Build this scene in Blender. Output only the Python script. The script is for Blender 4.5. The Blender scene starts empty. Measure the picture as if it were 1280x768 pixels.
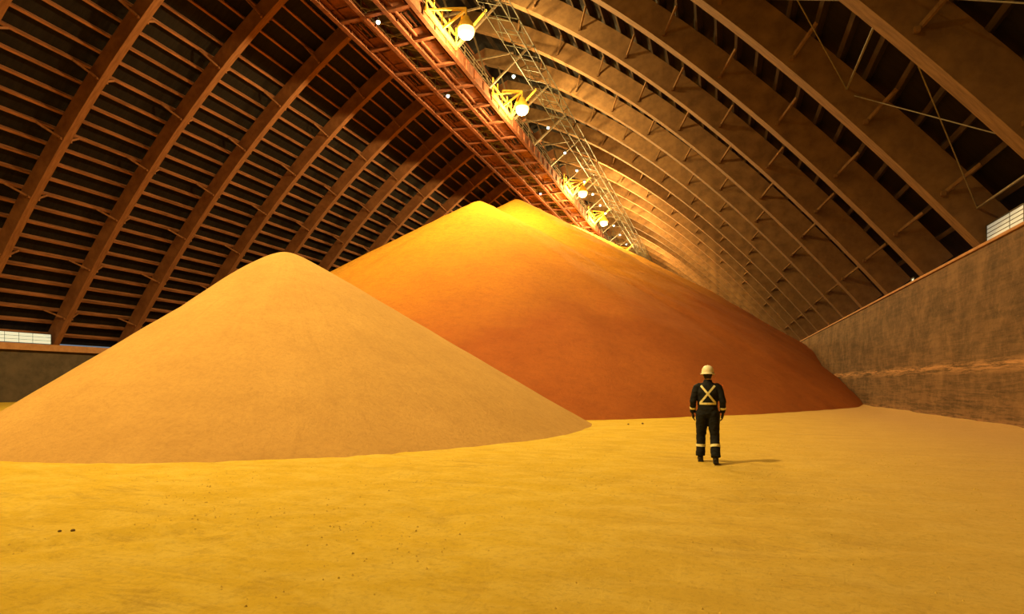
import bpy, bmesh, math, random
from mathutils import Vector, noise
from mathutils.bvhtree import BVHTree
random.seed(4)
C = bpy.context.scene.collection
try:
    bpy.context.scene.view_settings.view_transform = 'Standard'
    bpy.context.scene.view_settings.look = 'None'
except Exception:
    pass

# ---------------------------------------------------------------- materials
def mat(name, c1, c2, scale=3.0, rough=0.85, bump=0.2, stretch=(1,1,1), detail=6, metal=0.0, bdist=0.02, lo=.35, hi=.65, extra=None):
    m = bpy.data.materials.new(name); m.use_nodes = True
    nt = m.node_tree; N = nt.nodes; L = nt.links
    b = N['Principled BSDF']
    tc = N.new('ShaderNodeTexCoord'); mp = N.new('ShaderNodeMapping')
    mp.inputs['Scale'].default_value = stretch
    L.new(tc.outputs['Object'], mp.inputs['Vector'])
    n = N.new('ShaderNodeTexNoise'); n.inputs['Scale'].default_value = scale; n.inputs['Detail'].default_value = detail
    n.inputs['Roughness'].default_value = .62
    L.new(mp.outputs['Vector'], n.inputs['Vector'])
    r = N.new('ShaderNodeValToRGB')
    r.color_ramp.elements[0].position = lo; r.color_ramp.elements[1].position = hi
    r.color_ramp.elements[0].color = (*c1, 1); r.color_ramp.elements[1].color = (*c2, 1)
    L.new(n.outputs['Fac'], r.inputs['Fac'])
    L.new(r.outputs['Color'], b.inputs['Base Color'])
    b.inputs['Roughness'].default_value = rough
    b.inputs['Metallic'].default_value = metal
    b.inputs['Specular IOR Level'].default_value = 0.2
    bp = N.new('ShaderNodeBump'); bp.inputs['Strength'].default_value = bump; bp.inputs['Distance'].default_value = bdist
    L.new(n.outputs['Fac'], bp.inputs['Height']); L.new(bp.outputs['Normal'], b.inputs['Normal'])
    if extra: extra(nt, N, L, b, tc, r, bp, n)
    return m

def emis(name, col, s):
    m = bpy.data.materials.new(name); m.use_nodes = True
    b = m.node_tree.nodes['Principled BSDF']
    b.inputs['Base Color'].default_value = (*col, 1)
    b.inputs['Emission Color'].default_value = (*col, 1)
    b.inputs['Emission Strength'].default_value = s
    return m

def mixcol(N, L, fac, a, bcol):
    mx = N.new('ShaderNodeMix'); mx.data_type = 'RGBA'
    L.new(fac, mx.inputs['Factor']); L.new(a, mx.inputs['A'])
    mx.inputs['B'].default_value = (*bcol, 1)
    return mx.outputs['Result']
def mathn(N,L,op,a,v=None):
    m=N.new('ShaderNodeMath'); m.operation=op; L.new(a,m.inputs[0])
    if v is None: pass
    elif hasattr(v,'links'): L.new(v,m.inputs[1])
    else: m.inputs[1].default_value=v
    return m.outputs[0]
def noisen(N,L,tc,scale,sc=(1,1,1),rot=0,detail=8,rough=.65,dist=0):
    mp=N.new('ShaderNodeMapping'); mp.inputs['Scale'].default_value=sc; mp.inputs['Rotation'].default_value=(0,0,math.radians(rot))
    L.new(tc.outputs['Object'],mp.inputs['Vector'])
    s=N.new('ShaderNodeTexNoise'); s.inputs['Scale'].default_value=scale; s.inputs['Detail'].default_value=detail; s.inputs['Roughness'].default_value=rough; s.inputs['Distortion'].default_value=dist
    L.new(mp.outputs['Vector'],s.inputs['Vector']); return s.outputs['Fac']
def ramp(N,L,f,a,b):
    r=N.new('ShaderNodeValToRGB'); r.color_ramp.elements[0].position=a; r.color_ramp.elements[1].position=b
    L.new(f,r.inputs['Fac']); return r.outputs['Color']
def bumpchain(N,L,b,items,start):
    prev=start
    for h,st,d in items:
        q=N.new('ShaderNodeBump'); q.inputs['Strength'].default_value=st; q.inputs['Distance'].default_value=d
        L.new(h,q.inputs['Height'])
        if prev is not None: L.new(prev,q.inputs['Normal'])
        prev=q.outputs['Normal']
    L.new(prev,b.inputs['Normal'])

TRACKS=[(-16,-4,14.0),(-16,-4,16.3),(8,-9,16.5),(8,-9,18.6),(-2,24,14.2),(-2,24,16.2),(-22,22,24.5),(-22,22,26.4)]
def floor_extra(nt, N, L, b, tc, r, bp, n):
    col = r.outputs['Color']
    pale=ramp(N,L,noisen(N,L,tc,1.3,(1,1.8,1),20,9,.75,.5),.44,.62)
    col=mixcol(N,L,mathn(N,L,'MULTIPLY',pale,.45),col,(.90,.70,.18))
    s1=noisen(N,L,tc,1.0,(.40,2.4,1),-16,12,.8,.7)
    s2=noisen(N,L,tc,1.3,(1.6,.30,1),-40,12,.8,.6)
    patch=ramp(N,L,noisen(N,L,tc,.30,detail=4),.46,.60)
    m1=mathn(N,L,'MULTIPLY',ramp(N,L,s1,.52,.58),patch); m1=mathn(N,L,'MULTIPLY',m1,.36)
    m2=mathn(N,L,'MULTIPLY',ramp(N,L,s2,.56,.63),.20)
    col=mixcol(N,L,m1,col,(.42,.24,.035)); col=mixcol(N,L,m2,col,(.45,.27,.04))
    brk=ramp(N,L,noisen(N,L,tc,1.8,detail=10,rough=.85),.48,.56)
    where=ramp(N,L,noisen(N,L,tc,.22,detail=2),.46,.56)
    wob=noisen(N,L,tc,.12,detail=1)
    tot=None
    for cx,cy,R in TRACKS:
        sb=N.new('ShaderNodeVectorMath'); sb.operation='SUBTRACT'; L.new(tc.outputs['Object'],sb.inputs[0]); sb.inputs[1].default_value=(cx,cy,0)
        ln=N.new('ShaderNodeVectorMath'); ln.operation='LENGTH'; L.new(sb.outputs[0],ln.inputs[0])
        d=mathn(N,L,'SUBTRACT',ln.outputs['Value'],R-.4)
        w2=mathn(N,L,'MULTIPLY',wob,.8)
        d=mathn(N,L,'SUBTRACT',d,w2); d=mathn(N,L,'ABSOLUTE',d)
        mr=N.new('ShaderNodeMapRange'); mr.inputs['From Min'].default_value=.07; mr.inputs['From Max'].default_value=.17; mr.inputs['To Min'].default_value=1; mr.inputs['To Max'].default_value=0
        L.new(d,mr.inputs['Value'])
        tot=mr.outputs['Result'] if tot is None else mathn(N,L,'MAXIMUM',tot,mr.outputs['Result'])
    tr=mathn(N,L,'MULTIPLY',mathn(N,L,'MULTIPLY',tot,brk),where)
    col=mixcol(N,L,mathn(N,L,'MULTIPLY',tr,.28),col,(.38,.21,.03))
    sp = N.new('ShaderNodeSeparateXYZ'); L.new(tc.outputs['Object'], sp.inputs[0])
    mr = N.new('ShaderNodeMapRange'); mr.inputs['From Min'].default_value=-2; mr.inputs['From Max'].default_value=7
    L.new(sp.outputs['X'], mr.inputs['Value'])
    pk=mathn(N,L,'MULTIPLY',mr.outputs['Result'],.80)
    col=mixcol(N,L,pk,col,(.62,.37,.20))
    gr=noisen(N,L,tc,14,detail=8,rough=.8)
    col=mixcol(N,L,mathn(N,L,'MULTIPLY',ramp(N,L,gr,.5,.62),.32),col,(.40,.23,.045))
    L.new(col, b.inputs['Base Color'])
    bumpchain(N,L,b,[(s1,.5,.08),(s2,.4,.06),(brk,.3,.03),(gr,.9,.05)],bp.outputs['Normal'])

def grains(N,L,tc): return noisen(N,L,tc,9,detail=9,rough=.8)
def near_extra(nt, N, L, b, tc, r, bp, n):
    gr=grains(N,L,tc)
    sp=N.new('ShaderNodeSeparateXYZ'); L.new(tc.outputs['Object'],sp.inputs[0])
    at=N.new('ShaderNodeMath'); at.operation='ARCTAN2'; L.new(sp.outputs['Y'],at.inputs[0]); L.new(sp.outputs['X'],at.inputs[1])
    cb=N.new('ShaderNodeCombineXYZ'); L.new(mathn(N,L,'MULTIPLY',at.outputs[0],9),cb.inputs['X']); L.new(mathn(N,L,'MULTIPLY',sp.outputs['Z'],.25),cb.inputs['Y'])
    s=N.new('ShaderNodeTexNoise'); s.inputs['Scale'].default_value=2.2; s.inputs['Detail'].default_value=7; s.inputs['Roughness'].default_value=.7; L.new(cb.outputs[0],s.inputs['Vector'])
    st=ramp(N,L,s.outputs['Fac'],.52,.68)
    col=mixcol(N,L,mathn(N,L,'MULTIPLY',st,.16),r.outputs['Color'],(.36,.19,.055))
    blot=ramp(N,L,noisen(N,L,tc,.9,(1,1,2),0,9,.75),.48,.66)
    col=mixcol(N,L,mathn(N,L,'MULTIPLY',blot,.20),col,(.36,.19,.055))
    col=mixcol(N,L,mathn(N,L,'MULTIPLY',ramp(N,L,gr,.45,.70),.36),col,(.30,.16,.05))
    L.new(col,b.inputs['Base Color'])
    bumpchain(N,L,b,[(s.outputs['Fac'],.25,.07),(gr,.8,.07)],bp.outputs['Normal'])
def rear_extra(nt, N, L, b, tc, r, bp, n):
    gr=grains(N,L,tc)
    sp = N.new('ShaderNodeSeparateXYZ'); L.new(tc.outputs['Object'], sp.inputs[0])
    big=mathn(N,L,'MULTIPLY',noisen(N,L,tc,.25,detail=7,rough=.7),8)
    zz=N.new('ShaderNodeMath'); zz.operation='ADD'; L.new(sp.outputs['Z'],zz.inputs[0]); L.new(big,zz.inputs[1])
    # yellow lamplight put into the colour towards the peaks and gallery side
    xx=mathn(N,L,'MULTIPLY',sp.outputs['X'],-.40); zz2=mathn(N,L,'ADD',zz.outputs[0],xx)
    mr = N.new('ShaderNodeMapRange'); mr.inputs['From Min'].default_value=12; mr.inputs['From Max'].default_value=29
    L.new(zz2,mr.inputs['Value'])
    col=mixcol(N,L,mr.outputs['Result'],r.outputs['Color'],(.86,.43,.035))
    g2=noisen(N,L,tc,2.2,(1,1,1.6),0,10,.8)
    col=mixcol(N,L,mathn(N,L,'MULTIPLY',ramp(N,L,g2,.46,.62),.28),col,(.26,.08,.025))
    col=mixcol(N,L,mathn(N,L,'MULTIPLY',ramp(N,L,gr,.45,.72),.35),col,(.26,.075,.02))
    L.new(col,b.inputs['Base Color'])
    bumpchain(N,L,b,[(g2,.5,.2),(gr,.7,.14)],bp.outputs['Normal'])

def wall_extra(nt, N, L, b, tc, r, bp, n):
    col = r.outputs['Color']
    sp = N.new('ShaderNodeSeparateXYZ'); L.new(tc.outputs['Object'], sp.inputs[0])
    v=ramp(N,L,noisen(N,L,tc,.55,(1,1,1),0,11,.78,.4),.44,.58)
    col=mixcol(N,L,mathn(N,L,'MULTIPLY',v,.72),col,(.045,.026,.015))
    w2=ramp(N,L,noisen(N,L,tc,3,(1,1,1),0,10,.8),.54,.62)
    col=mixcol(N,L,mathn(N,L,'MULTIPLY',w2,.45),col,(.21,.125,.068))
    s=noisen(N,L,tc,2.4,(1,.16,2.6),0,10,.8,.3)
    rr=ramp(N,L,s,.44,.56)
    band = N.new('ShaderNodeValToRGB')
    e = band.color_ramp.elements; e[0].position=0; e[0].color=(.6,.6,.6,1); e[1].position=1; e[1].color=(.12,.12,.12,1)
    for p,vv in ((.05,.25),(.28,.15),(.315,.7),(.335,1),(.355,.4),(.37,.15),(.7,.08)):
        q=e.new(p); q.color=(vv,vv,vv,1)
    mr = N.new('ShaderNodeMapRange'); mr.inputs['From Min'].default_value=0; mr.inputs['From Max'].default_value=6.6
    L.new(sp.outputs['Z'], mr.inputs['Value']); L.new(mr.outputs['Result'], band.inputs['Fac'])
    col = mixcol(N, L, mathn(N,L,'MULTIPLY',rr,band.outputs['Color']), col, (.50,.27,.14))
    L.new(col, b.inputs['Base Color'])

M = {}
M['floor'] = mat('yellow_product_floor', (.70,.475,.045), (.80,.56,.06), scale=.5, bump=.2, bdist=.03, extra=floor_extra, rough=.95)
M['near'] = mat('tan_pile', (.56,.33,.105), (.63,.38,.125), scale=.35, bump=.05, extra=near_extra, rough=.95)
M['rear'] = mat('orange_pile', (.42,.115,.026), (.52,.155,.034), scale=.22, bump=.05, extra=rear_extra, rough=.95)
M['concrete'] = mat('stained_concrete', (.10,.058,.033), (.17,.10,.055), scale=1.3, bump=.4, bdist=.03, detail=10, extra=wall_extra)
M['greyconc'] = mat('grey_concrete', (.07,.055,.045), (.11,.085,.065), scale=1.2, bump=.3)
M['ledge'] = mat('dusty_ledge', (.36,.18,.09), (.46,.25,.13), scale=2, bump=.2)
M['arch'] = mat('shaded_glulam_timber', (.13,.072,.034), (.22,.125,.056), scale=2.2, stretch=(.5,3,.5), bump=.25, bdist=.01)
M['archl'] = mat('lit_glulam_timber', (.17,.07,.032), (.26,.115,.052), scale=2.2, stretch=(.5,3,.5), bump=.25, bdist=.01)  # left ribs lighter and redder than right: stronger light put into the colour
M['purlin'] = mat('lit_purlin_timber', (.16,.068,.034), (.36,.15,.073), scale=1.2, stretch=(3,.4,3), bump=.15)
M['purlin_shaded'] = mat('shaded_purlin_timber', (.03,.02,.012), (.06,.036,.02), scale=2, stretch=(3,.3,3), bump=.15)  # right purlins: shade painted in as a darker copy of the timber
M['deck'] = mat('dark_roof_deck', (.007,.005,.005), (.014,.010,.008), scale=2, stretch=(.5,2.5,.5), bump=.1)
M['red'] = mat('red_oxide_steel', (.09,.032,.018), (.20,.065,.032), scale=2.5, rough=.7, bump=.1)
M['darksteel'] = mat('dark_steel', (.08,.055,.035), (.14,.10,.06), scale=4, rough=.6, bump=.05)
M['belt'] = mat('rubber_belt', (.03,.025,.02), (.06,.045,.035), scale=3, bump=.1)
M['yellow'] = mat('yellow_painted_steel', (.70,.46,.05), (.82,.58,.10), scale=4, rough=.5, bump=.05)
M['grey'] = mat('galvanised_steel', (.025,.024,.016), (.05,.047,.03), scale=5, rough=.6, bump=.05)
M['rod'] = mat('bare_steel_rod', (.16,.14,.11), (.24,.21,.16), scale=5, rough=.6, bump=.05)
M['lamp'] = emis('sodium_lamp_glow', (1,.68,.20), 4)
M['white'] = emis('white_lamp_glow', (.80,.94,.95), 4)
M['glass'] = emis('daylight_pane', (.66,.82,.80), .42)
M['glassd'] = emis('dim_louvre_pane', (.50,.62,.70), .20)
M['navy'] = mat('navy_coverall', (.008,.009,.014), (.015,.017,.024), scale=12, bump=.5, bdist=.02)
M['strap'] = mat('reflective_strap', (.75,.70,.38), (.85,.80,.50), scale=20, rough=.5, bump=.05)
M['hat'] = mat('white_hard_hat', (.76,.72,.58), (.82,.78,.66), scale=5, rough=.35, bump=.0)
M['skin'] = mat('skin', (.50,.28,.19), (.58,.34,.23), scale=10, rough=.6, bump=.05)
M['hair'] = mat('dark_hair', (.02,.015,.01), (.04,.03,.02), scale=40, bump=.3)
M['boot'] = mat('black_boot', (.015,.013,.012), (.03,.026,.022), scale=15, rough=.5)
M['glove'] = mat('dark_glove', (.035,.03,.025), (.06,.05,.04), scale=20)
M['eye'] = mat('eye', (.6,.6,.58), (.65,.65,.62), scale=5, rough=.2, bump=0)
M['lump'] = mat('dark_lump', (.10,.06,.02), (.18,.11,.04), scale=8)
M['crumb'] = mat('yellow_crumbs', (.50,.32,.05), (.68,.47,.10), scale=3)

# ---------------------------------------------------------------- helpers
def mkobj(name, bm, m, parent=None, smooth=False, loc=(0,0,0), recalc=True, **props):
    me = bpy.data.meshes.new(name)
    if recalc: bmesh.ops.recalc_face_normals(bm, faces=bm.faces[:])
    bm.to_mesh(me); bm.free()
    if smooth: me.polygons.foreach_set('use_smooth',[True]*len(me.polygons))
    me.materials.append(m)
    o = bpy.data.objects.new(name, me); C.objects.link(o); o.location = loc
    if parent: o.parent = parent
    for k,v in props.items(): o[k]=v
    return o

def empty(name, loc, **props):
    o = bpy.data.objects.new(name, None); o.empty_display_size=.3
    C.objects.link(o); o.location = loc
    for k,v in props.items(): o[k]=v
    return o

def box(bm, a, b):
    x0,y0,z0=a; x1,y1,z1=b
    v=[bm.verts.new(p) for p in ((x0,y0,z0),(x1,y0,z0),(x1,y1,z0),(x0,y1,z0),(x0,y0,z1),(x1,y0,z1),(x1,y1,z1),(x0,y1,z1))]
    for f in ((0,3,2,1),(4,5,6,7),(0,1,5,4),(1,2,6,5),(2,3,7,6),(3,0,4,7)): bm.faces.new([v[i] for i in f])

def beam(bm, p, q, w, h=None, ref=(0,0,1)):
    p=Vector(p); q=Vector(q); h=h or w
    t=(q-p).normalized(); r=Vector(ref)
    if abs(t.dot(r))>.98: r=Vector((1,0,0))
    s=t.cross(r).normalized(); u=s.cross(t).normalized()
    v=[]
    for c in (p,q):
        for a,b in ((-1,-1),(1,-1),(1,1),(-1,1)):
            v.append(bm.verts.new(c+s*(a*w/2)+u*(b*h/2)))
    for f in ((0,1,2,3),(7,6,5,4),(0,4,5,1),(1,5,6,2),(2,6,7,3),(3,7,4,0)): bm.faces.new([v[i] for i in f])

def loft(bm, pts, rad, seg=16, cap=True):
    pts=[Vector(p) for p in pts]; rings=[]
    for i,p in enumerate(pts):
        a=pts[max(i-1,0)]; b=pts[min(i+1,len(pts)-1)]
        t=(b-a).normalized(); X=Vector((1,0,0))
        s=(X-t*X.dot(t)).normalized(); u=t.cross(s).normalized()
        r=rad[i]; rx,ry=(r,r) if not isinstance(r,tuple) else r
        rings.append([bm.verts.new(p+s*(rx*math.cos(2*math.pi*k/seg))+u*(ry*math.sin(2*math.pi*k/seg))) for k in range(seg)])
    for i in range(len(rings)-1):
        for k in range(seg):
            bm.faces.new((rings[i][k],rings[i][(k+1)%seg],rings[i+1][(k+1)%seg],rings[i+1][k]))
    if cap:
        bm.faces.new(rings[0][::-1]); bm.faces.new(rings[-1])
    return rings

# ---------------------------------------------------------------- building dims
AX=-21.7; XR=9.0; XL=-54.3; Y0=-14.0; Y1=151.0
UR=31.0; UL=32.6; AD=1.4
def g(u): return 33-.389*u-.0148*u*u
def prof(u, off):
    sl=.389+.0296*u; n=math.sqrt(1+sl*sl)
    return (max(0.0,u+off*sl/n) if u>0 else 0.0, g(u)+off/n*(1 if u>0 else (1+sl*sl)))
def P(side,u,off,y=0):
    a,z=prof(u,off); return Vector((AX+side*a,y,z))
BAY=6.3
ARCH_Y=[20.3+BAY*k for k in range(-5,21)]

# floor height
def n3(x,y,s,o=0): return noise.noise(Vector((x*s+o,y*s-o,o*1.7)))
def fz(x,y):
    z=.018*n3(x,y,.35,3)+.012*n3(x,y,1.3,7)+.008*n3(x,y,4,2)
    if -17<x and y<28:
        for cx,cy,R in TRACKS:
            d=math.hypot(x-cx,y-cy)-R
            if abs(d)<.8:
                k=max(0,n3(x,y,.4,6)+.35)
                z+= k*(-.022*math.exp(-(d/.18)**2)+.018*math.exp(-((abs(d)-.34)/.09)**2))
    z+=.10*math.exp(-(XR-x)/.8)*(1+.6*n3(x,y,.5,1)) if x>XR-6 else 0
    return z
def lines(a,b,segs):
    out=[];x=a
    while x<b-1e-6:
        out.append(x); st=segs[-1][2]
        for lo,hi,s in segs:
            if lo<=x<hi: st=s;break
        x+=st
    out.append(b); return out
xs=lines(XL,XR,[(-16,9,.13),(-99,99,1.0)]); ys=lines(Y0,Y1,[(2,14,.11),(14,26,.25),(26,50,.6),(-99,999,2.0)])
bm=bmesh.new()
G=[[bm.verts.new((x,y,fz(x,y))) for x in xs] for y in ys]
for j in range(len(ys)-1):
    for i in range(len(xs)-1):
        bm.faces.new((G[j][i],G[j][i+1],G[j+1][i+1],G[j+1][i]))
mkobj('floor',bm,M['floor'],smooth=True,recalc=False,kind='structure',label='trampled yellow granular product covering the floor',category='floor')

# walls
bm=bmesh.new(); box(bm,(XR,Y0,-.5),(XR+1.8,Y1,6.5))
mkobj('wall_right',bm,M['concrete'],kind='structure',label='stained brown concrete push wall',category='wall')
bm=bmesh.new(); box(bm,(XR-.06,Y0,6.5),(XR+1.8,Y1,6.6))
mkobj('trim_1',bm,M['ledge'],kind='structure',label='dusty ledge on top of the concrete wall',category='wall trim')
bm=bmesh.new(); box(bm,(XL-1.5,Y0,-.5),(XL,Y1,4.3))
mkobj('wall_left',bm,M['greyconc'],kind='structure',label='dark grey concrete side wall',category='wall')
bm=bmesh.new(); box(bm,(XL-1.5,Y0,4.3),(XL+.35,Y1,4.85))
mkobj('trim_2',bm,M['ledge'],kind='structure',label='orange dusty ledge above the grey wall',category='wall trim')
def endwall(name,y,dy):
    bm=bmesh.new(); pts=[(XL-1.2,-.5),(XR+1.6,-.5)]
    for i in range(16,-1,-1): q=P(1,UR*i/16,1.84); pts.append((q.x,q.z))
    for i in range(1,17): q=P(-1,UL*i/16,1.84); pts.append((q.x,q.z))
    a=[bm.verts.new((p[0],y,p[1])) for p in pts]; b=[bm.verts.new((p[0],y+dy,p[1])) for p in pts]
    bm.faces.new(a); bm.faces.new(b[::-1])
    for i in range(len(a)):
        j=(i+1)%len(a); bm.faces.new((a[i],b[i],b[j],a[j]))
    mkobj(name,bm,M['greyconc'],kind='structure',label='dark end wall of the storage barn',category='wall')
endwall('wall_back',Y1,.3); endwall('wall_front',Y0,-.3)

# roof deck
bm=bmesh.new(); NU=40
def deckpt(side,i,off):
    U=(UR if side>0 else UL)+.4
    return P(side,U*i/NU,off)
for side in (1,-1):
    for off in (AD+.38,AD+.55):
        row=[]
        for i in range(NU+1):
            p=deckpt(side,i,off); row.append((bm.verts.new((p.x,Y0,p.z)),bm.verts.new((p.x,Y1,p.z))))
        for i in range(NU): bm.faces.new((row[i][0],row[i+1][0],row[i+1][1],row[i][1]))
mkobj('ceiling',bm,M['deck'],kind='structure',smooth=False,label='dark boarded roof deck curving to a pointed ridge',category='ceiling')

# purlins
def arc_us(U, step):
    out=[]; u=.6; 
    while u<U:
        out.append(u); sl=.389+.0296*u; u+=step/math.sqrt(1+sl*sl)
    return out
PU={1:arc_us(UR,1.35),-1:arc_us(UL,1.25)}
for side in (1,-1):
    for u in PU[side]:
        bm=bmesh.new(); h=.06; lo=AD-.02 if side>0 else AD+.06
        a=P(side,u-h,lo); b=P(side,u+h,lo); c=P(side,u+h,AD+.38); d=P(side,u-h,AD+.38)
        r=[[bm.verts.new((q.x,y,q.z)) for q in (a,b,c,d)] for y in (Y0,Y1)]
        bm.faces.new(r[0]); bm.faces.new(r[1][::-1])
        for k in range(4): bm.faces.new((r[0][k],r[0][(k+1)%4],r[1][(k+1)%4],r[1][k]))
        mkobj('roof_purlin',bm,M['purlin' if side<0 else 'purlin_shaded'],label='long timber purlin painted in a lit reddish tone under the roof deck' if side<0 else 'long timber purlin painted in a shaded brown tone under the roof deck',category='roof beam',group='timber roof purlins')

# arches (deeper section on the lamp side)
HWs={1:.33,-1:.24}
def ribmesh(side):
    bm=bmesh.new(); U=UR if side>0 else UL; n=36; rings=[]; HW=HWs[side]; lo=0 if side>0 else .15
    for i in range(n+1):
        u=U*i/n; a=P(side,u,lo); b=P(side,u,AD)
        rings.append([bm.verts.new(v) for v in ((a.x,-HW,a.z),(a.x,HW,a.z),(b.x,HW,b.z),(b.x,-HW,b.z))])
    for i in range(n):
        for k in range(4): bm.faces.new((rings[i][k],rings[i][(k+1)%4],rings[i+1][(k+1)%4],rings[i+1][k]))
    bm.faces.new(rings[0][::-1]); bm.faces.new(rings[-1])
    return bm
def bracemesh(side,u):
    bm=bmesh.new(); HW=HWs[side]
    for s in (-1,1):
        beam(bm,P(side,u,.35,s*HW*.9),P(side,u,AD,s*1.35),.10,.13)
        beam(bm,P(side,u,.3,s*HW*.9),P(side,u,.3,s*(HW+.14)),.16,.16)
    return bm
first=None
for idx,y in enumerate(ARCH_Y):
    e=empty('roof_arch',(0,y,0),label='curved laminated timber arch rising from side wall to ridge',category='roof arch',group='timber roof arches')
    if first is None:
        ribs=[mkobj('rib',ribmesh(s),M['arch' if s>0 else 'archl'],parent=e) for s in (1,-1)]
        brs=[]
        for s in (1,-1):
            for u in PU[s][4::(3 if s>0 else 4)]:
                brs.append(mkobj('knee_brace',bracemesh(s,u),M['arch' if s>0 else 'archl'],parent=e))
        first=e
    else:
        for o in ribs+(brs if y<85 else []):
            c=o.copy(); c.parent=e; C.objects.link(c)

# thin rod cross bracing on the near bays
HW=HWs[1]
for k in (4,5):
    ya=ARCH_Y[k]; yb=ARCH_Y[k+1]
    for (u1,u2) in ((11,16.5),(16.5,21.5),(21.5,26),(26,30.3)):
        bm=bmesh.new(); a1=u1+.22; a2=u2-.05
        beam(bm,P(1,a1,.75,ya+HW),P(1,a2,.75,yb-HW),.035); beam(bm,P(1,a2,.75,ya+HW),P(1,a1,.75,yb-HW),.035)
        beam(bm,P(1,a2,.75,ya+HW),P(1,a2,.75,yb-HW),.06)
        mkobj('cross_brace',bm,M['rod'],label='thin crossed steel bracing rods between timber arches',category='steel brace',group='roof cross bracing')

# ---------------------------------------------------------------- conveyor gallery
GZ=26.5
gal=empty('conveyor_gallery',(AX,0,GZ),label='long red steel conveyor gallery hung under the ridge',category='conveyor')
def gp(name,fn,m,**k):
    bm=bmesh.new(); fn(bm); return mkobj(name,bm,m,parent=gal,**k)
def walk(x0,x1):
    def f(bm):
        y=Y0+.2; k=0
        while y<Y1-1.9:
            if k%4!=3: box(bm,(x0,y,0),(x1,y+1.62,.07))
            else:
                for xx in (x0+.1,x0+.5,x0+.9,x0+1.3,x0+1.7): box(bm,(xx,y,0),(xx+.12,y+1.62,.07))
            y+=1.75; k+=1
        for x in (x0+.45,x1-.45): box(bm,(x-.06,Y0+.1,-.14),(x+.06,Y1-.1,0))
    return f
gp('walkway',walk(-2.8,-.85),M['red']); gp('walkway',walk(.85,2.8),M['red'])
def gird(x):
    def f(bm):
        box(bm,(x-.05,Y0+.1,-.3),(x+.05,Y1-.1,.55)); box(bm,(x-.16,Y0+.1,-.36),(x+.16,Y1-.1,-.3)); box(bm,(x-.16,Y0+.1,.55),(x+.16,Y1-.1,.6))
        y=Y0+.6
        while y<Y1-.6: box(bm,(x-.15,y-.03,-.3),(x+.15,y+.03,.55)); y+=1.75
    return f
for x in (-2.85,-.85,.85,2.85): gp('girder',gird(x),M['red'])
gp('conveyor_belt',lambda bm:[box(bm,(-.6,Y0+.3,.75),(.6,Y1-.3,.8)),box(bm,(-.45,Y0+.3,.3),(.45,Y1-.3,.33))],M['belt'])
def idl(bm):
    y=Y0+1
    while y<Y1-1:
        beam(bm,(-.8,y,.62),(.8,y,.62),.1); beam(bm,(-.68,y,-.1),(-.68,y,.8),.07); beam(bm,(.68,y,-.1),(.68,y,.8),.07); beam(bm,(-.8,y+.6,.1),(.8,y+.6,.1),.12,.08)
        beam(bm,(-.68,y,0),(.68,y+1.5,0),.06)
        y+=1.5
    beam(bm,(-.68,Y0+.3,0),(-.68,Y1-.3,0),.08); beam(bm,(.68,Y0+.3,0),(.68,Y1-.3,0),.08)
gp('idler_frames',idl,M['rod'],kind='stuff')
cb=None
y=Y0+1.1
while y<Y1-1:
    if cb is None:
        cb=gp('cross_beam',lambda bm:[box(bm,(-2.8,-.08,-.28),(2.8,.08,-.10)),box(bm,(-2.8,-.14,-.32),(2.8,.14,-.28))],M['red']); cb.location=(0,y,0)
    else:
        c=cb.copy(); c.parent=gal; c.location=(0,y,0); C.objects.link(c)
    y+=3.5
def rail(x):
    def f(bm):
        y=Y0+.5
        while y<Y1-.5:
            beam(bm,(x,y,.4),(x,y,1.6),.06); 
            y+=1.75
        for z in (.95,1.3,1.6): beam(bm,(x,Y0+.2,z),(x,Y1-.2,z),.05)
    return f
gp('railing',rail(-2.85),M['darksteel']); gp('railing',rail(2.85),M['darksteel'])

# hangers (part of the gallery)
hm=None
for y in ARCH_Y[1:]:
    if hm is None:
        bm=bmesh.new(); O=Vector((AX,0,GZ))
        for s in (-1,1):
            beam(bm,(s*3.0,0,.62),P(s,1.2,.17)-O,.14)
            beam(bm,(s*3.0,0,.62),P(s,6.5,.17 if s<0 else 0)-O,.14)
        beam(bm,(-5.2,0,3.2),(5.2,0,3.2),.12)
        hm=mkobj('hanger_frame',bm,M['darksteel'],parent=gal,label='dark steel hanger frame'); hm.location=(0,y,0)
    else:
        c=hm.copy(); c.parent=gal; c.location=(0,y,0); C.objects.link(c)
# service truss running beside the gallery on the lamp side
bm=bmesh.new(); xa,xb=AX+6.2,AX+8.0; zt=28.4; zb=27.2
for x,dz in ((xa,.3),(xb,-.4)):
    for z in (zt,zb): beam(bm,(x,Y0+.2,z+dz),(x,Y1-.2,z+dz),.06)
    y=Y0+.5;k=0
    while y<Y1-2:
        beam(bm,(x,y,(zb if k%2 else zt)+dz),(x,y+1.75,(zt if k%2 else zb)+dz),.04); k+=1; y+=1.75
y=Y0+.5;k=0
while y<Y1-2.5:
    beam(bm,(xa,y,zb+.3),(xb,y,zb-.4),.04)
    beam(bm,(xa,y,zt+.3),(xb,y,zt-.4),.04)
    k+=1; y+=1.75
mkobj('service_truss',bm,M['grey'],label='fine dark steel lattice truss running along the roof slope',category='steel truss')

# ---------------------------------------------------------------- lamps
LX=-16.7; LZ=26.3
def bell(bm):
    pr=[(.12,.95),(.22,.9),(.28,.7),(.5,.4),(.66,0),(.62,0),(.46,.38),(.24,.66)]
    R=[]
    for r,z in pr: R.append([bm.verts.new((r*math.cos(a*math.pi/10),r*math.sin(a*math.pi/10),z)) for a in range(20)])
    for i in range(len(R)-1):
        for k in range(20): bm.faces.new((R[i][k],R[i][(k+1)%20],R[i+1][(k+1)%20],R[i+1][k]))
    bm.faces.new(R[0]); bm.faces.new(R[-1][::-1])
lm=None
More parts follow.
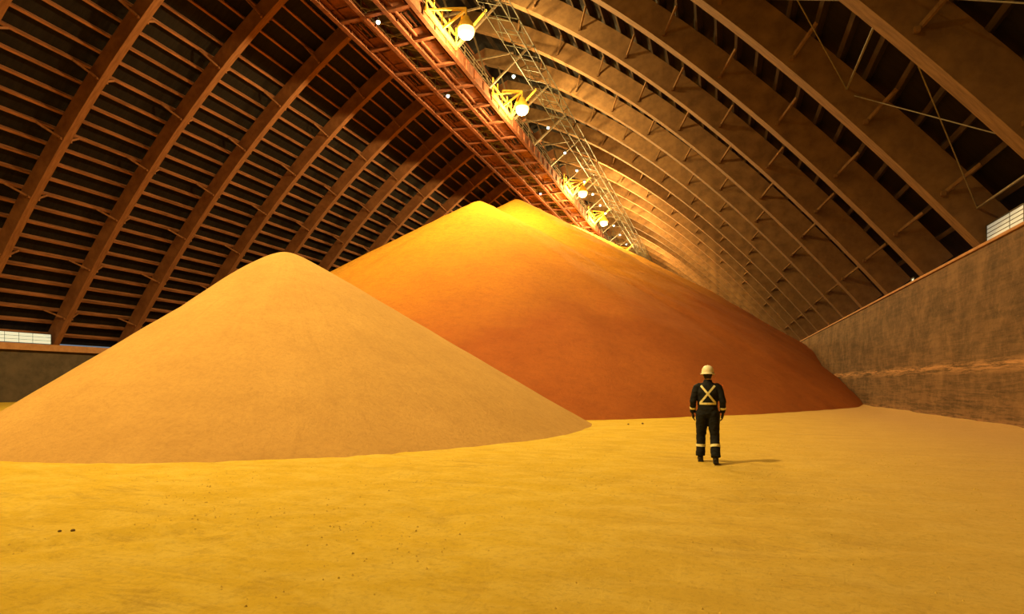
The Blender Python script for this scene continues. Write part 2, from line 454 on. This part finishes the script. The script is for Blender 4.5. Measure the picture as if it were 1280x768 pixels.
# y, power factor of downward beam, power factor of all-round spill
LAMPS=[(.3,2.75,0),(12.3,.65,.05),(24.3,.3,.15),(36.3,0,.8),(48.3,0,.85),(72.3,0,1.5),(86.6,0,1.5),(111,0,1.5)]
PW=15500
for y,pw,pp in LAMPS:
    e=empty('flood_lamp',(LX,y,LZ),label='glowing sodium floodlight on a yellow bracket beside the gallery',category='lamp',group='sodium floodlights')
    if lm is None:
        bm=bmesh.new(); bell(bm); h=mkobj('lamp_shade',bm,M['yellow'],parent=e,smooth=True,loc=(0,0,0))
        bm=bmesh.new(); bmesh.ops.create_uvsphere(bm,u_segments=20,v_segments=12,radius=.60)
        for v in bm.verts: v.co.z*=.85
        b=mkobj('bulb',bm,M['lamp'],parent=e,smooth=True,loc=(0,0,-.12))
        bm=bmesh.new(); q=-1.88
        beam(bm,(0,0,.9),(0,0,1.5),.11); beam(bm,(0,0,1.4),(q,0,.45),.14); beam(bm,(0,0,1.5),(q,0,1.9),.12)
        beam(bm,(q,-2.2,.5),(-.2,0,1.45),.10); beam(bm,(q,2.2,.5),(-.2,0,1.45),.10)
        beam(bm,(q,-2.4,.45),(q,2.4,.45),.16,.3); beam(bm,(q,-2.4,1.3),(q,2.4,1.3),.10)
        for yy in (-2.3,-1.2,0,1.2,2.3): beam(bm,(q,yy,.45),(q,yy,1.9),.09)
        beam(bm,(q,2.3,.5),(.6,2.3,2.7),.12)
        k=mkobj('bracket',bm,M['yellow'],parent=e)
        lm=(h,b,k)
    else:
        for o in lm:
            c=o.copy(); c.parent=e; C.objects.link(c)
    for kind,pf in (('SPOT',pw),('POINT',pp)):
        if pf<=0: continue
        l=bpy.data.lights.new('sodium_light',kind); l.energy=PW*pf; l.shadow_soft_size=.4; l.color=(1,.67,.22)
        if kind=='SPOT': l.spot_size=math.radians(140); l.spot_blend=.6
        lo=bpy.data.objects.new('sodium_light',l); C.objects.link(lo); lo.parent=e; lo.location=(0,0,-.9)
        if kind=='SPOT': lo.rotation_euler=(math.radians(12),math.radians(8),0)

wm=None
UL_=[(AX+.0,43.5,GZ-.55),(AX+.0,33,GZ-.55),(AX+0,70,GZ-.55)]+[(AX+5.75,y,26.8) for y in (44,54,60.5,66,70,75,80,84,91,97,104,115,120,125,130,136,142)]
for (x,y,z) in UL_:
    e=empty('utility_lamp',(x,y,z),label='small cool white utility light',category='lamp',group='small white gallery lights')
    if wm is None:
        bm=bmesh.new(); bmesh.ops.create_uvsphere(bm,u_segments=12,v_segments=8,radius=.14); a=mkobj('bulb',bm,M['white'],parent=e,smooth=True)
        bm=bmesh.new(); loft(bm,[(0,0,.05),(0,0,.14),(0,0,.2)],[.13,.13,.07],12); beam(bm,(0,0,.2),(0,0,.3),.05); b2=mkobj('lamp_housing',bm,M['grey'],parent=e)
        wm=(a,b2)
    else:
        for o in wm:
            c=o.copy(); c.parent=e; C.objects.link(c)

# ---------------------------------------------------------------- windows
def window(n,x,ya,yb,z0,z1,label,gm,louvre):
    e=empty(n,(x,ya,z0),kind='structure',label=label,category='window')
    L=yb-ya; H=z1-z0
    bm=bmesh.new(); box(bm,(-.01,0,0),(.01,L,H)); mkobj('pane',bm,gm,parent=e)
    bm=bmesh.new()
    for yy in (0,L): box(bm,(-.03,yy-.03,0),(.03,yy+.03,H))
    for z in (0,H): box(bm,(-.03,0,z-.02),(.03,L,z+.02))
    k=1
    while k*louvre<H: box(bm,(-.02,0,k*louvre-.012),(.02,L,k*louvre+.012)); k+=1
    for i in range(1,int(L/1.0)): box(bm,(-.02,i-.012,0),(.02,i+.012,H))
    mkobj('window_frame',bm,M['grey'],parent=e)
window('window_1',XL+.15,27.0,32.4,4.9,5.75,'long pale daylit louvred opening above the grey wall',M['glass'],.28)
window('window_2',XR+.35,23.2,26.0,6.64,7.4,'blue grey daylit louvred opening above the concrete wall',M['glassd'],.15)
window('window_3',XR+.35,34.4,34.85,6.64,6.95,'small daylit opening above the concrete wall',M['glass'],.3)

# ---------------------------------------------------------------- piles
def conez(x,y,cx,cy,h,t,c):
    r=math.hypot(x-cx,y-cy); return h-t*(math.sqrt(r*r+c*c)-c)
def heightfield(name,xs,ys,fn,m,**k):
    bm=bmesh.new(); H=[[fn(x,y) for x in xs] for y in ys]; V={}
    def vert(j,i):
        if (j,i) not in V: V[(j,i)]=bm.verts.new((xs[i],ys[j],H[j][i]))
        return V[(j,i)]
    for j in range(len(ys)-1):
        for i in range(len(xs)-1):
            if max(H[j][i],H[j][i+1],H[j+1][i],H[j+1][i+1])>-.12:
                bm.faces.new((vert(j,i),vert(j,i+1),vert(j+1,i+1),vert(j+1,i)))
    return mkobj(name,bm,m,smooth=True,recalc=False,**k)
NX,NY,NH=-16.05,17.95,6.66
def nearz(r,a):
    c=.5
    d=(math.degrees(a)-230+180)%360-180
    t=.592+.23*math.exp(-(d/38)**2)*min(1,r/4)
    z=NH-t*(math.sqrt(r*r+c*c)-c)
    x=NX+r*math.cos(a); y=NY+r*math.sin(a)
    z+=.07*n3(x,y,.25,9)*min(1,r/3)+.02*n3(x,y,1.2,4)
    z+=.035*noise.noise(Vector((math.cos(a)*11,math.sin(a)*11,r*.12)))*min(1,r/4)
    if z<.9: z=.9-(.9-z)*.9
    return z
bm=bmesh.new(); NA=280; NR=100; RM=13.3; top=bm.verts.new((0,0,nearz(0,0))); rings=[]
for i in range(1,NR+1):
    r=RM*i/NR; rings.append([bm.verts.new((r*math.cos(2*math.pi*k/NA),r*math.sin(2*math.pi*k/NA),max(-.4,nearz(r,2*math.pi*k/NA)))) for k in range(NA)])
for k in range(NA): bm.faces.new((top,rings[0][k],rings[0][(k+1)%NA]))
for i in range(NR-1):
    for k in range(NA): bm.faces.new((rings[i][k],rings[i+1][k],rings[i+1][(k+1)%NA],rings[i][(k+1)%NA]))
mkobj('potash_pile',bm,M['near'],smooth=True,loc=(NX,NY,0),label='smaller smooth conical pile of tan granular potash',category='pile')
CN=[(-21.9,50.6,19.2,.605,.25),(-21.3,59.8,22.1,.605,.25),(-21.7,76,24.0,.6,2),(-21.7,92,24.0,.6,2),(-21.7,108,23.5,.6,2),(-21.7,122,22,.6,2)]
def rearz(x,y):
    zs=[conez(x,y,*c) for c in CN]; z=max(zs)
    if z<-2: return z
    f=min(1,max(0,(23-z)/6))
    z+=(.30*n3(x,y,.08,11)+.10*n3(x,y,.35,5)+.03*n3(x,y,1.0,8))*f
    a=math.atan2(y-CN[0][1],x-CN[0][0]); z+=.12*noise.noise(Vector((math.cos(a)*18,math.sin(a)*18,z*.05)))*f
    w=min(1,max(0,(x+6)/15))
    z-=1.6*w*w*min(1,max(0,(90-y)/40))
    return z
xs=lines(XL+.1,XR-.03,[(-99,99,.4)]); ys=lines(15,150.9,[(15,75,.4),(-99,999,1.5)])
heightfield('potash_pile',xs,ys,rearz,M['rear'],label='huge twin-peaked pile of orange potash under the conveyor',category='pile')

# ---------------------------------------------------------------- small lumps and crumbs
for (x,y,r) in ((-6.3,3.85,.017),(-6.18,3.9,.020),(-3.2,21.3,.04),(-2.7,21.5,.05)):
    bm=bmesh.new(); bmesh.ops.create_icosphere(bm,subdivisions=3,radius=r)
    for v in bm.verts:
        v.co*=1+.35*noise.noise(v.co*14+Vector((x,y,0))); v.co.z*=.7
    mkobj('potash_lump',bm,M['lump'],smooth=True,loc=(x,y,fz(x,y)+r*.45),label='small dark hardened lump lying on the floor',category='lump',group='loose lumps')
bm=bmesh.new(); cnt=0
while cnt<2400:
    x=random.uniform(-11,8.6); y=random.uniform(2.5,16)
    if n3(x,y,.5,13)+.25*n3(x,y,2,1)<random.uniform(-.1,.45): continue
    if math.hypot(x-NX,y-NY)<12.4: continue
    r=random.uniform(.004,.015); z=fz(x,y)+r*.25; a=random.uniform(0,6.28)
    v=[]
    for k in range(5):
        rr=r*random.uniform(.7,1.3); v.append(bm.verts.new((x+rr*math.cos(a+k*1.257),y+rr*math.sin(a+k*1.257),z-r*.4)))
    t=bm.verts.new((x+random.uniform(-.3,.3)*r,y,z+r*.8))
    for k in range(5): bm.faces.new((v[k],v[(k+1)%5],t))
    cnt+=1
mkobj('loose_crumbs',bm,M['crumb'],kind='stuff',label='scattered crumbs of yellow product lying on the floor',category='crumbs')

# ---------------------------------------------------------------- person
PX,PY=-.22,11.45
per=empty('person',(PX,PY,fz(PX,PY)),label='standing person in navy coveralls, reflective straps and white hard hat',category='person')
per.rotation_euler=(0,0,math.radians(2))
def remesh(name,bm,m,vox,sm=4,parent=per):
    o=mkobj(name,bm,m)
    r=o.modifiers.new('r','REMESH'); r.mode='VOXEL'; r.voxel_size=vox; r.use_smooth_shade=True
    s=o.modifiers.new('s','SMOOTH'); s.iterations=sm; s.factor=.5
    dg=bpy.context.evaluated_depsgraph_get(); dg.update()
    me=bpy.data.meshes.new_from_object(o.evaluated_get(dg))
    old=o.data; o.modifiers.clear(); o.data=me; bpy.data.meshes.remove(old); me.name=name
    if not me.materials: me.materials.append(m)
    for p in me.polygons: p.use_smooth=True
    o.parent=parent
    return o
LEG={-1:dict(hip=(-.095,0,.93),knee=(-.12,.07,.50),ank=(-.13,.06,.11)),
      1:dict(hip=(.095,0,.93),knee=(.125,-.01,.50),ank=(.14,-.14,.11))}
ARM={s:dict(sh=(s*.190,0,1.415),el=(s*.268,-.05,1.16),wr=(s*.272,.04,.935)) for s in (-1,1)}
def lerp(a,b,t): return tuple(a[i]+(b[i]-a[i])*t for i in range(3))
def hand(bm,s,k=1.0):
    W=Vector(ARM[s]['wr'])
    loft(bm,[W+Vector((0,0,.05)),W+Vector((0,.003,-.02)),W+Vector((-.002*s,.008,-.06)),W+Vector((-.006*s,.012,-.10))],[(.026*k,.031*k),(.021*k,.034*k),(.018*k,.044*k),(.014*k,.042*k)],12)
    for yo,ln in ((.043,.070),(.020,.080),(-.003,.075),(-.025,.058)):
        b=W+Vector((-.005*s,.012+yo-.012,-.09)); p=[b]
        ang=.15
        for q in (.45,.32,.23):
            ang+=.28; p.append(p[-1]+Vector((-s*math.sin(ang),.08,-math.cos(ang)))*ln*q)
        loft(bm,p,[.0105*k,.0100*k,.0092*k,.0075*k],8)
    b=W+Vector((-.006*s,.034,-.03))
    loft(bm,[b,b+Vector((-.012*s,.028,-.025)),b+Vector((-.018*s,.042,-.052)),b+Vector((-.022*s,.046,-.075))],[.015*k,.013*k,.011*k,.008*k],8)
def legs(bm,k,cuff=0):
    for s in (-1,1):
        h,n,a=LEG[s]['hip'],LEG[s]['knee'],LEG[s]['ank']
        pts=[lerp(h,n,-.12),h,lerp(h,n,.3),lerp(h,n,.65),n,lerp(n,a,.3),lerp(n,a,.6),a]
        loft(bm,pts,[(.085*k,.10*k),(.10*k,.115*k),(.095*k,.105*k),(.082*k,.09*k),(.070*k,.076*k),(.068*k,.078*k),(.060*k+cuff,.066*k+cuff),(.052*k+cuff*1.6,.058*k+cuff*1.6)],18)
def arms(bm,k,end=1.0):
    for s in (-1,1):
        a,e,w=ARM[s]['sh'],ARM[s]['el'],ARM[s]['wr']
        pts=[(s*.09,0,1.455),(s*.15,0,1.445),a,lerp(a,e,.3),lerp(a,e,.7),e,lerp(e,w,.35),lerp(e,w,.7*end),lerp(e,w,end)]
        loft(bm,pts,[(.035*k,.05*k),(.052*k,.065*k),(.064*k,.072*k),(.060*k,.066*k),(.053*k,.058*k),(.048*k,.052*k),(.046*k,.05*k),(.040*k,.044*k),(.038*k,.04*k)],16)
def torso(bm,k):
    z=[(.86,.13,.10),(.93,.165,.125),(1.0,.165,.12),(1.08,.155,.110),(1.2,.168,.118),(1.32,.185,.125),(1.40,.185,.115),(1.46,.145,.095),(1.51,.085,.072)]
    loft(bm,[(0,-.01 if .95<q[0]<1.4 else 0,q[0]) for q in z],[(q[1]*k,q[2]*k) for q in z],24)
bm=bmesh.new(); torso(bm,.86); legs(bm,.80); arms(bm,.78)
loft(bm,[(0,0,1.44),(0,.0,1.52),(0,.012,1.58)],[.062,.056,.056],14)
loft(bm,[(0,.035,1.535),(0,.03,1.56),(0,.022,1.60),(0,.012,1.65),(0,.005,1.70),(0,0,1.74),(0,-.002,1.765)],[(.03,.035),(.052,.066),(.066,.085),(.074,.094),(.075,.095),(.062,.078),(.03,.04)],18)
loft(bm,[(0,.10,1.675),(0,.114,1.645),(0,.119,1.63)],[.009,.012,.013],8)
loft(bm,[(0,.100,1.597),(0,.104,1.59),(0,.100,1.583)],[(.020,.006),(.022,.006),(.018,.005)],8)
for s in (-1,1):
    loft(bm,[(s*.076,.0,1.615),(s*.082,-.004,1.64),(s*.080,-.004,1.67)],[(.006,.010),(.009,.018),(.006,.014)],8)
    hand(bm,s,.88)
    a=LEG[s]['ank']
    loft(bm,[(a[0],a[1]-.05,.05),(a[0],a[1]+.05,.05),(a[0],a[1]+.17,.035)],[(.03,.03),(.038,.03),(.03,.018)],10)
body=remesh('body',bm,M['skin'],.006,2)
for s in (-1,1):
    bm=bmesh.new(); bmesh.ops.create_uvsphere(bm,u_segments=10,v_segments=8,radius=.012); mkobj('eye',bm,M['eye'],parent=per,smooth=True,loc=(s*.030,.095,1.655))
bm=bmesh.new(); torso(bm,1.15); legs(bm,1.24,cuff=.014); arms(bm,1.26,.97)
loft(bm,[(0,0,1.44),(0,-.002,1.50),(0,.0,1.565)],[(.12,.09),(.086,.078),(.076,.074)],16)
cov=remesh('coverall',bm,M['navy'],.010,5)
for v in cov.data.vertices:
    n=noise.noise(Vector((v.co.x*11,v.co.y*11,v.co.z*13)))+.5*noise.noise(Vector((v.co.x*22+5,v.co.y*22,v.co.z*34)))
    v.co+=v.normal*n*.009
bm=bmesh.new(); bm.from_mesh(cov.data); bvh=BVHTree.FromBMesh(bm); bm.free()
for s in (-1,1):
    bm=bmesh.new(); hand(bm,s,1.14); remesh('glove',bm,M['glove'],.005,1)
for s in (-1,1):
    a=Vector(LEG[s]['ank']); bm=bmesh.new()
    loft(bm,[(a.x,a.y,.20),(a.x,a.y,.13),(a.x,a.y-.005,.07),(a.x,a.y-.005,.02)],[(.052,.057),(.054,.060),(.052,.062),(.050,.058)],16)
    loft(bm,[(a.x,a.y-.07,.045),(a.x,a.y-.0,.06),(a.x+s*.006,a.y+.09,.052),(a.x+s*.012,a.y+.17,.042),(a.x+s*.014,a.y+.205,.035)],[(.038,.036),(.048,.05),(.052,.045),(.050,.036),(.03,.024)],14)
    box(bm,(a.x-.048,a.y-.078,.0),(a.x+.054,a.y+.19,.024))
    remesh('boot',bm,M['boot'],.007,2)
bm=bmesh.new(); R=[]
hz=1.685
for r,z in ((1.28,-.012),(1.30,-.004),(1.04,.006),(1.03,.04),(.95,.085),(.75,.125),(.45,.148),(.12,.157)):
    ring=[]
    for k in range(32):
        a=2*math.pi*k/32; rx,ry=.108*r,.130*r
        yy=ry*math.sin(a); 
        if r>1.2: yy=yy*(1.08 if yy>0 else .92)
        ring.append(bm.verts.new((rx*math.cos(a)*(.94 if r>1.2 else 1),yy,hz+z-(.012 if (r>1.2 and yy>0) else 0))))
    R.append(ring)
for i in range(len(R)-1):
    for k in range(32): bm.faces.new((R[i][k],R[i][(k+1)%32],R[i+1][(k+1)%32],R[i+1][k]))
bm.faces.new(R[-1]); 
loft(bm,[(0,-.115,hz+.05),(0,-.06,hz+.135),(0,0,hz+.155),(0,.06,hz+.135),(0,.115,hz+.05)],[(.012,.008)]*5,8)
hat=mkobj('hard_hat',bm,M['hat'],parent=per,smooth=True)
bm=bmesh.new(); loft(bm,[(0,-.03,1.585),(0,-.028,1.62),(0,-.018,1.66),(0,-.01,1.70)],[(.058,.062),(.072,.074),(.080,.086),(.080,.088)],18)
mkobj('hair',bm,M['hair'],parent=per,smooth=True)
def ringband(a,b,t0,t1,ra,name='reflective_band'):
    bm=bmesh.new(); A=Vector(lerp(a,b,t0)); B=Vector(lerp(a,b,t1)); ax=(B-A).normalized(); X=Vector((1,0,0)); s=(X-ax*X.dot(ax)).normalized(); u=ax.cross(s)
    rings=[]
    for c in (A,B):
        for rr in (0,1):
            row=[]
            for k in range(28):
                d=s*math.cos(2*math.pi*k/28)+u*math.sin(2*math.pi*k/28)
                hit=bvh.ray_cast(c,d)
                rad=(hit[0]-c).length if hit[0] is not None and (hit[0]-c).length<ra*1.5 else ra
                row.append(bm.verts.new(c+d*(rad+(.008 if rr else -.004))))
            rings.append(row)
    o=[rings[0],rings[1],rings[3],rings[2]]
    for i in range(4):
        p,q=o[i],o[(i+1)%4]
        for k in range(28): bm.faces.new((p[k],p[(k+1)%28],q[(k+1)%28],q[k]))
    mkobj(name,bm,M['strap'],parent=per)
for s in (-1,1):
    ringband(LEG[s]['knee'],LEG[s]['ank'],.42,.54,.09)
    ringband(ARM[s]['el'],ARM[s]['wr'],.50,.66,.055)
def strap(path,w,y0,dirn):
    bm=bmesh.new(); rows=[]
    pts=[Vector(p) for p in path]; n=22
    for i in range(n+1):
        t=i/n*(len(pts)-1); k=min(int(t),len(pts)-2); c=pts[k].lerp(pts[k+1],t-k)
        d=(pts[k+1]-pts[k]).normalized(); pr=Vector((-d.z,0,d.x))
        row=[]
        for q in (-1,-.33,.33,1):
            p=c+pr*(q*w/2); hit=bvh.ray_cast(Vector((p.x,y0,p.z)),Vector((0,dirn,0)))
            yy=hit[0].y if hit[0] is not None else 0
            row.append((Vector((p.x,yy-dirn*.007,p.z)),Vector((p.x,yy+dirn*.006,p.z))))
        rows.append([[bm.verts.new(v[0]) for v in row],[bm.verts.new(v[1]) for v in row]])
    for i in range(n):
        for l in (0,1):
            for q in range(3): bm.faces.new((rows[i][l][q],rows[i][l][q+1],rows[i+1][l][q+1],rows[i+1][l][q]))
        for q in (0,3): bm.faces.new((rows[i][0][q],rows[i][1][q],rows[i+1][1][q],rows[i+1][0][q]))
    mkobj('reflective_strap',bm,M['strap'],parent=per)
strap([(-.125,0,1.455),(.135,0,1.13)],.038,-.6,1)
strap([(.125,0,1.455),(-.135,0,1.13)],.038,-.6,1)
strap([(-.12,0,1.44),(-.12,0,1.13)],.038,.6,-1)
strap([(.12,0,1.44),(.12,0,1.13)],.038,.6,-1)
strap([(-.15,0,1.115),(.15,0,1.115)],.038,-.6,1)

# ---------------------------------------------------------------- world + camera
w=bpy.data.worlds.new('World'); bpy.context.scene.world=w; w.use_nodes=True
w.node_tree.nodes['Background'].inputs['Color'].default_value=(.5,.6,.7,1); w.node_tree.nodes['Background'].inputs['Strength'].default_value=.3
cam=bpy.data.cameras.new('camera'); co=bpy.data.objects.new('camera',cam); C.objects.link(co)
co.location=(0,0,1.5); co.rotation_euler=(math.radians(90),0,math.atan2(260,711)); cam.sensor_width=36; cam.lens=711/1280*36; cam.shift_y=.075; cam.clip_end=600; cam.clip_start=.05
bpy.context.scene.camera=co
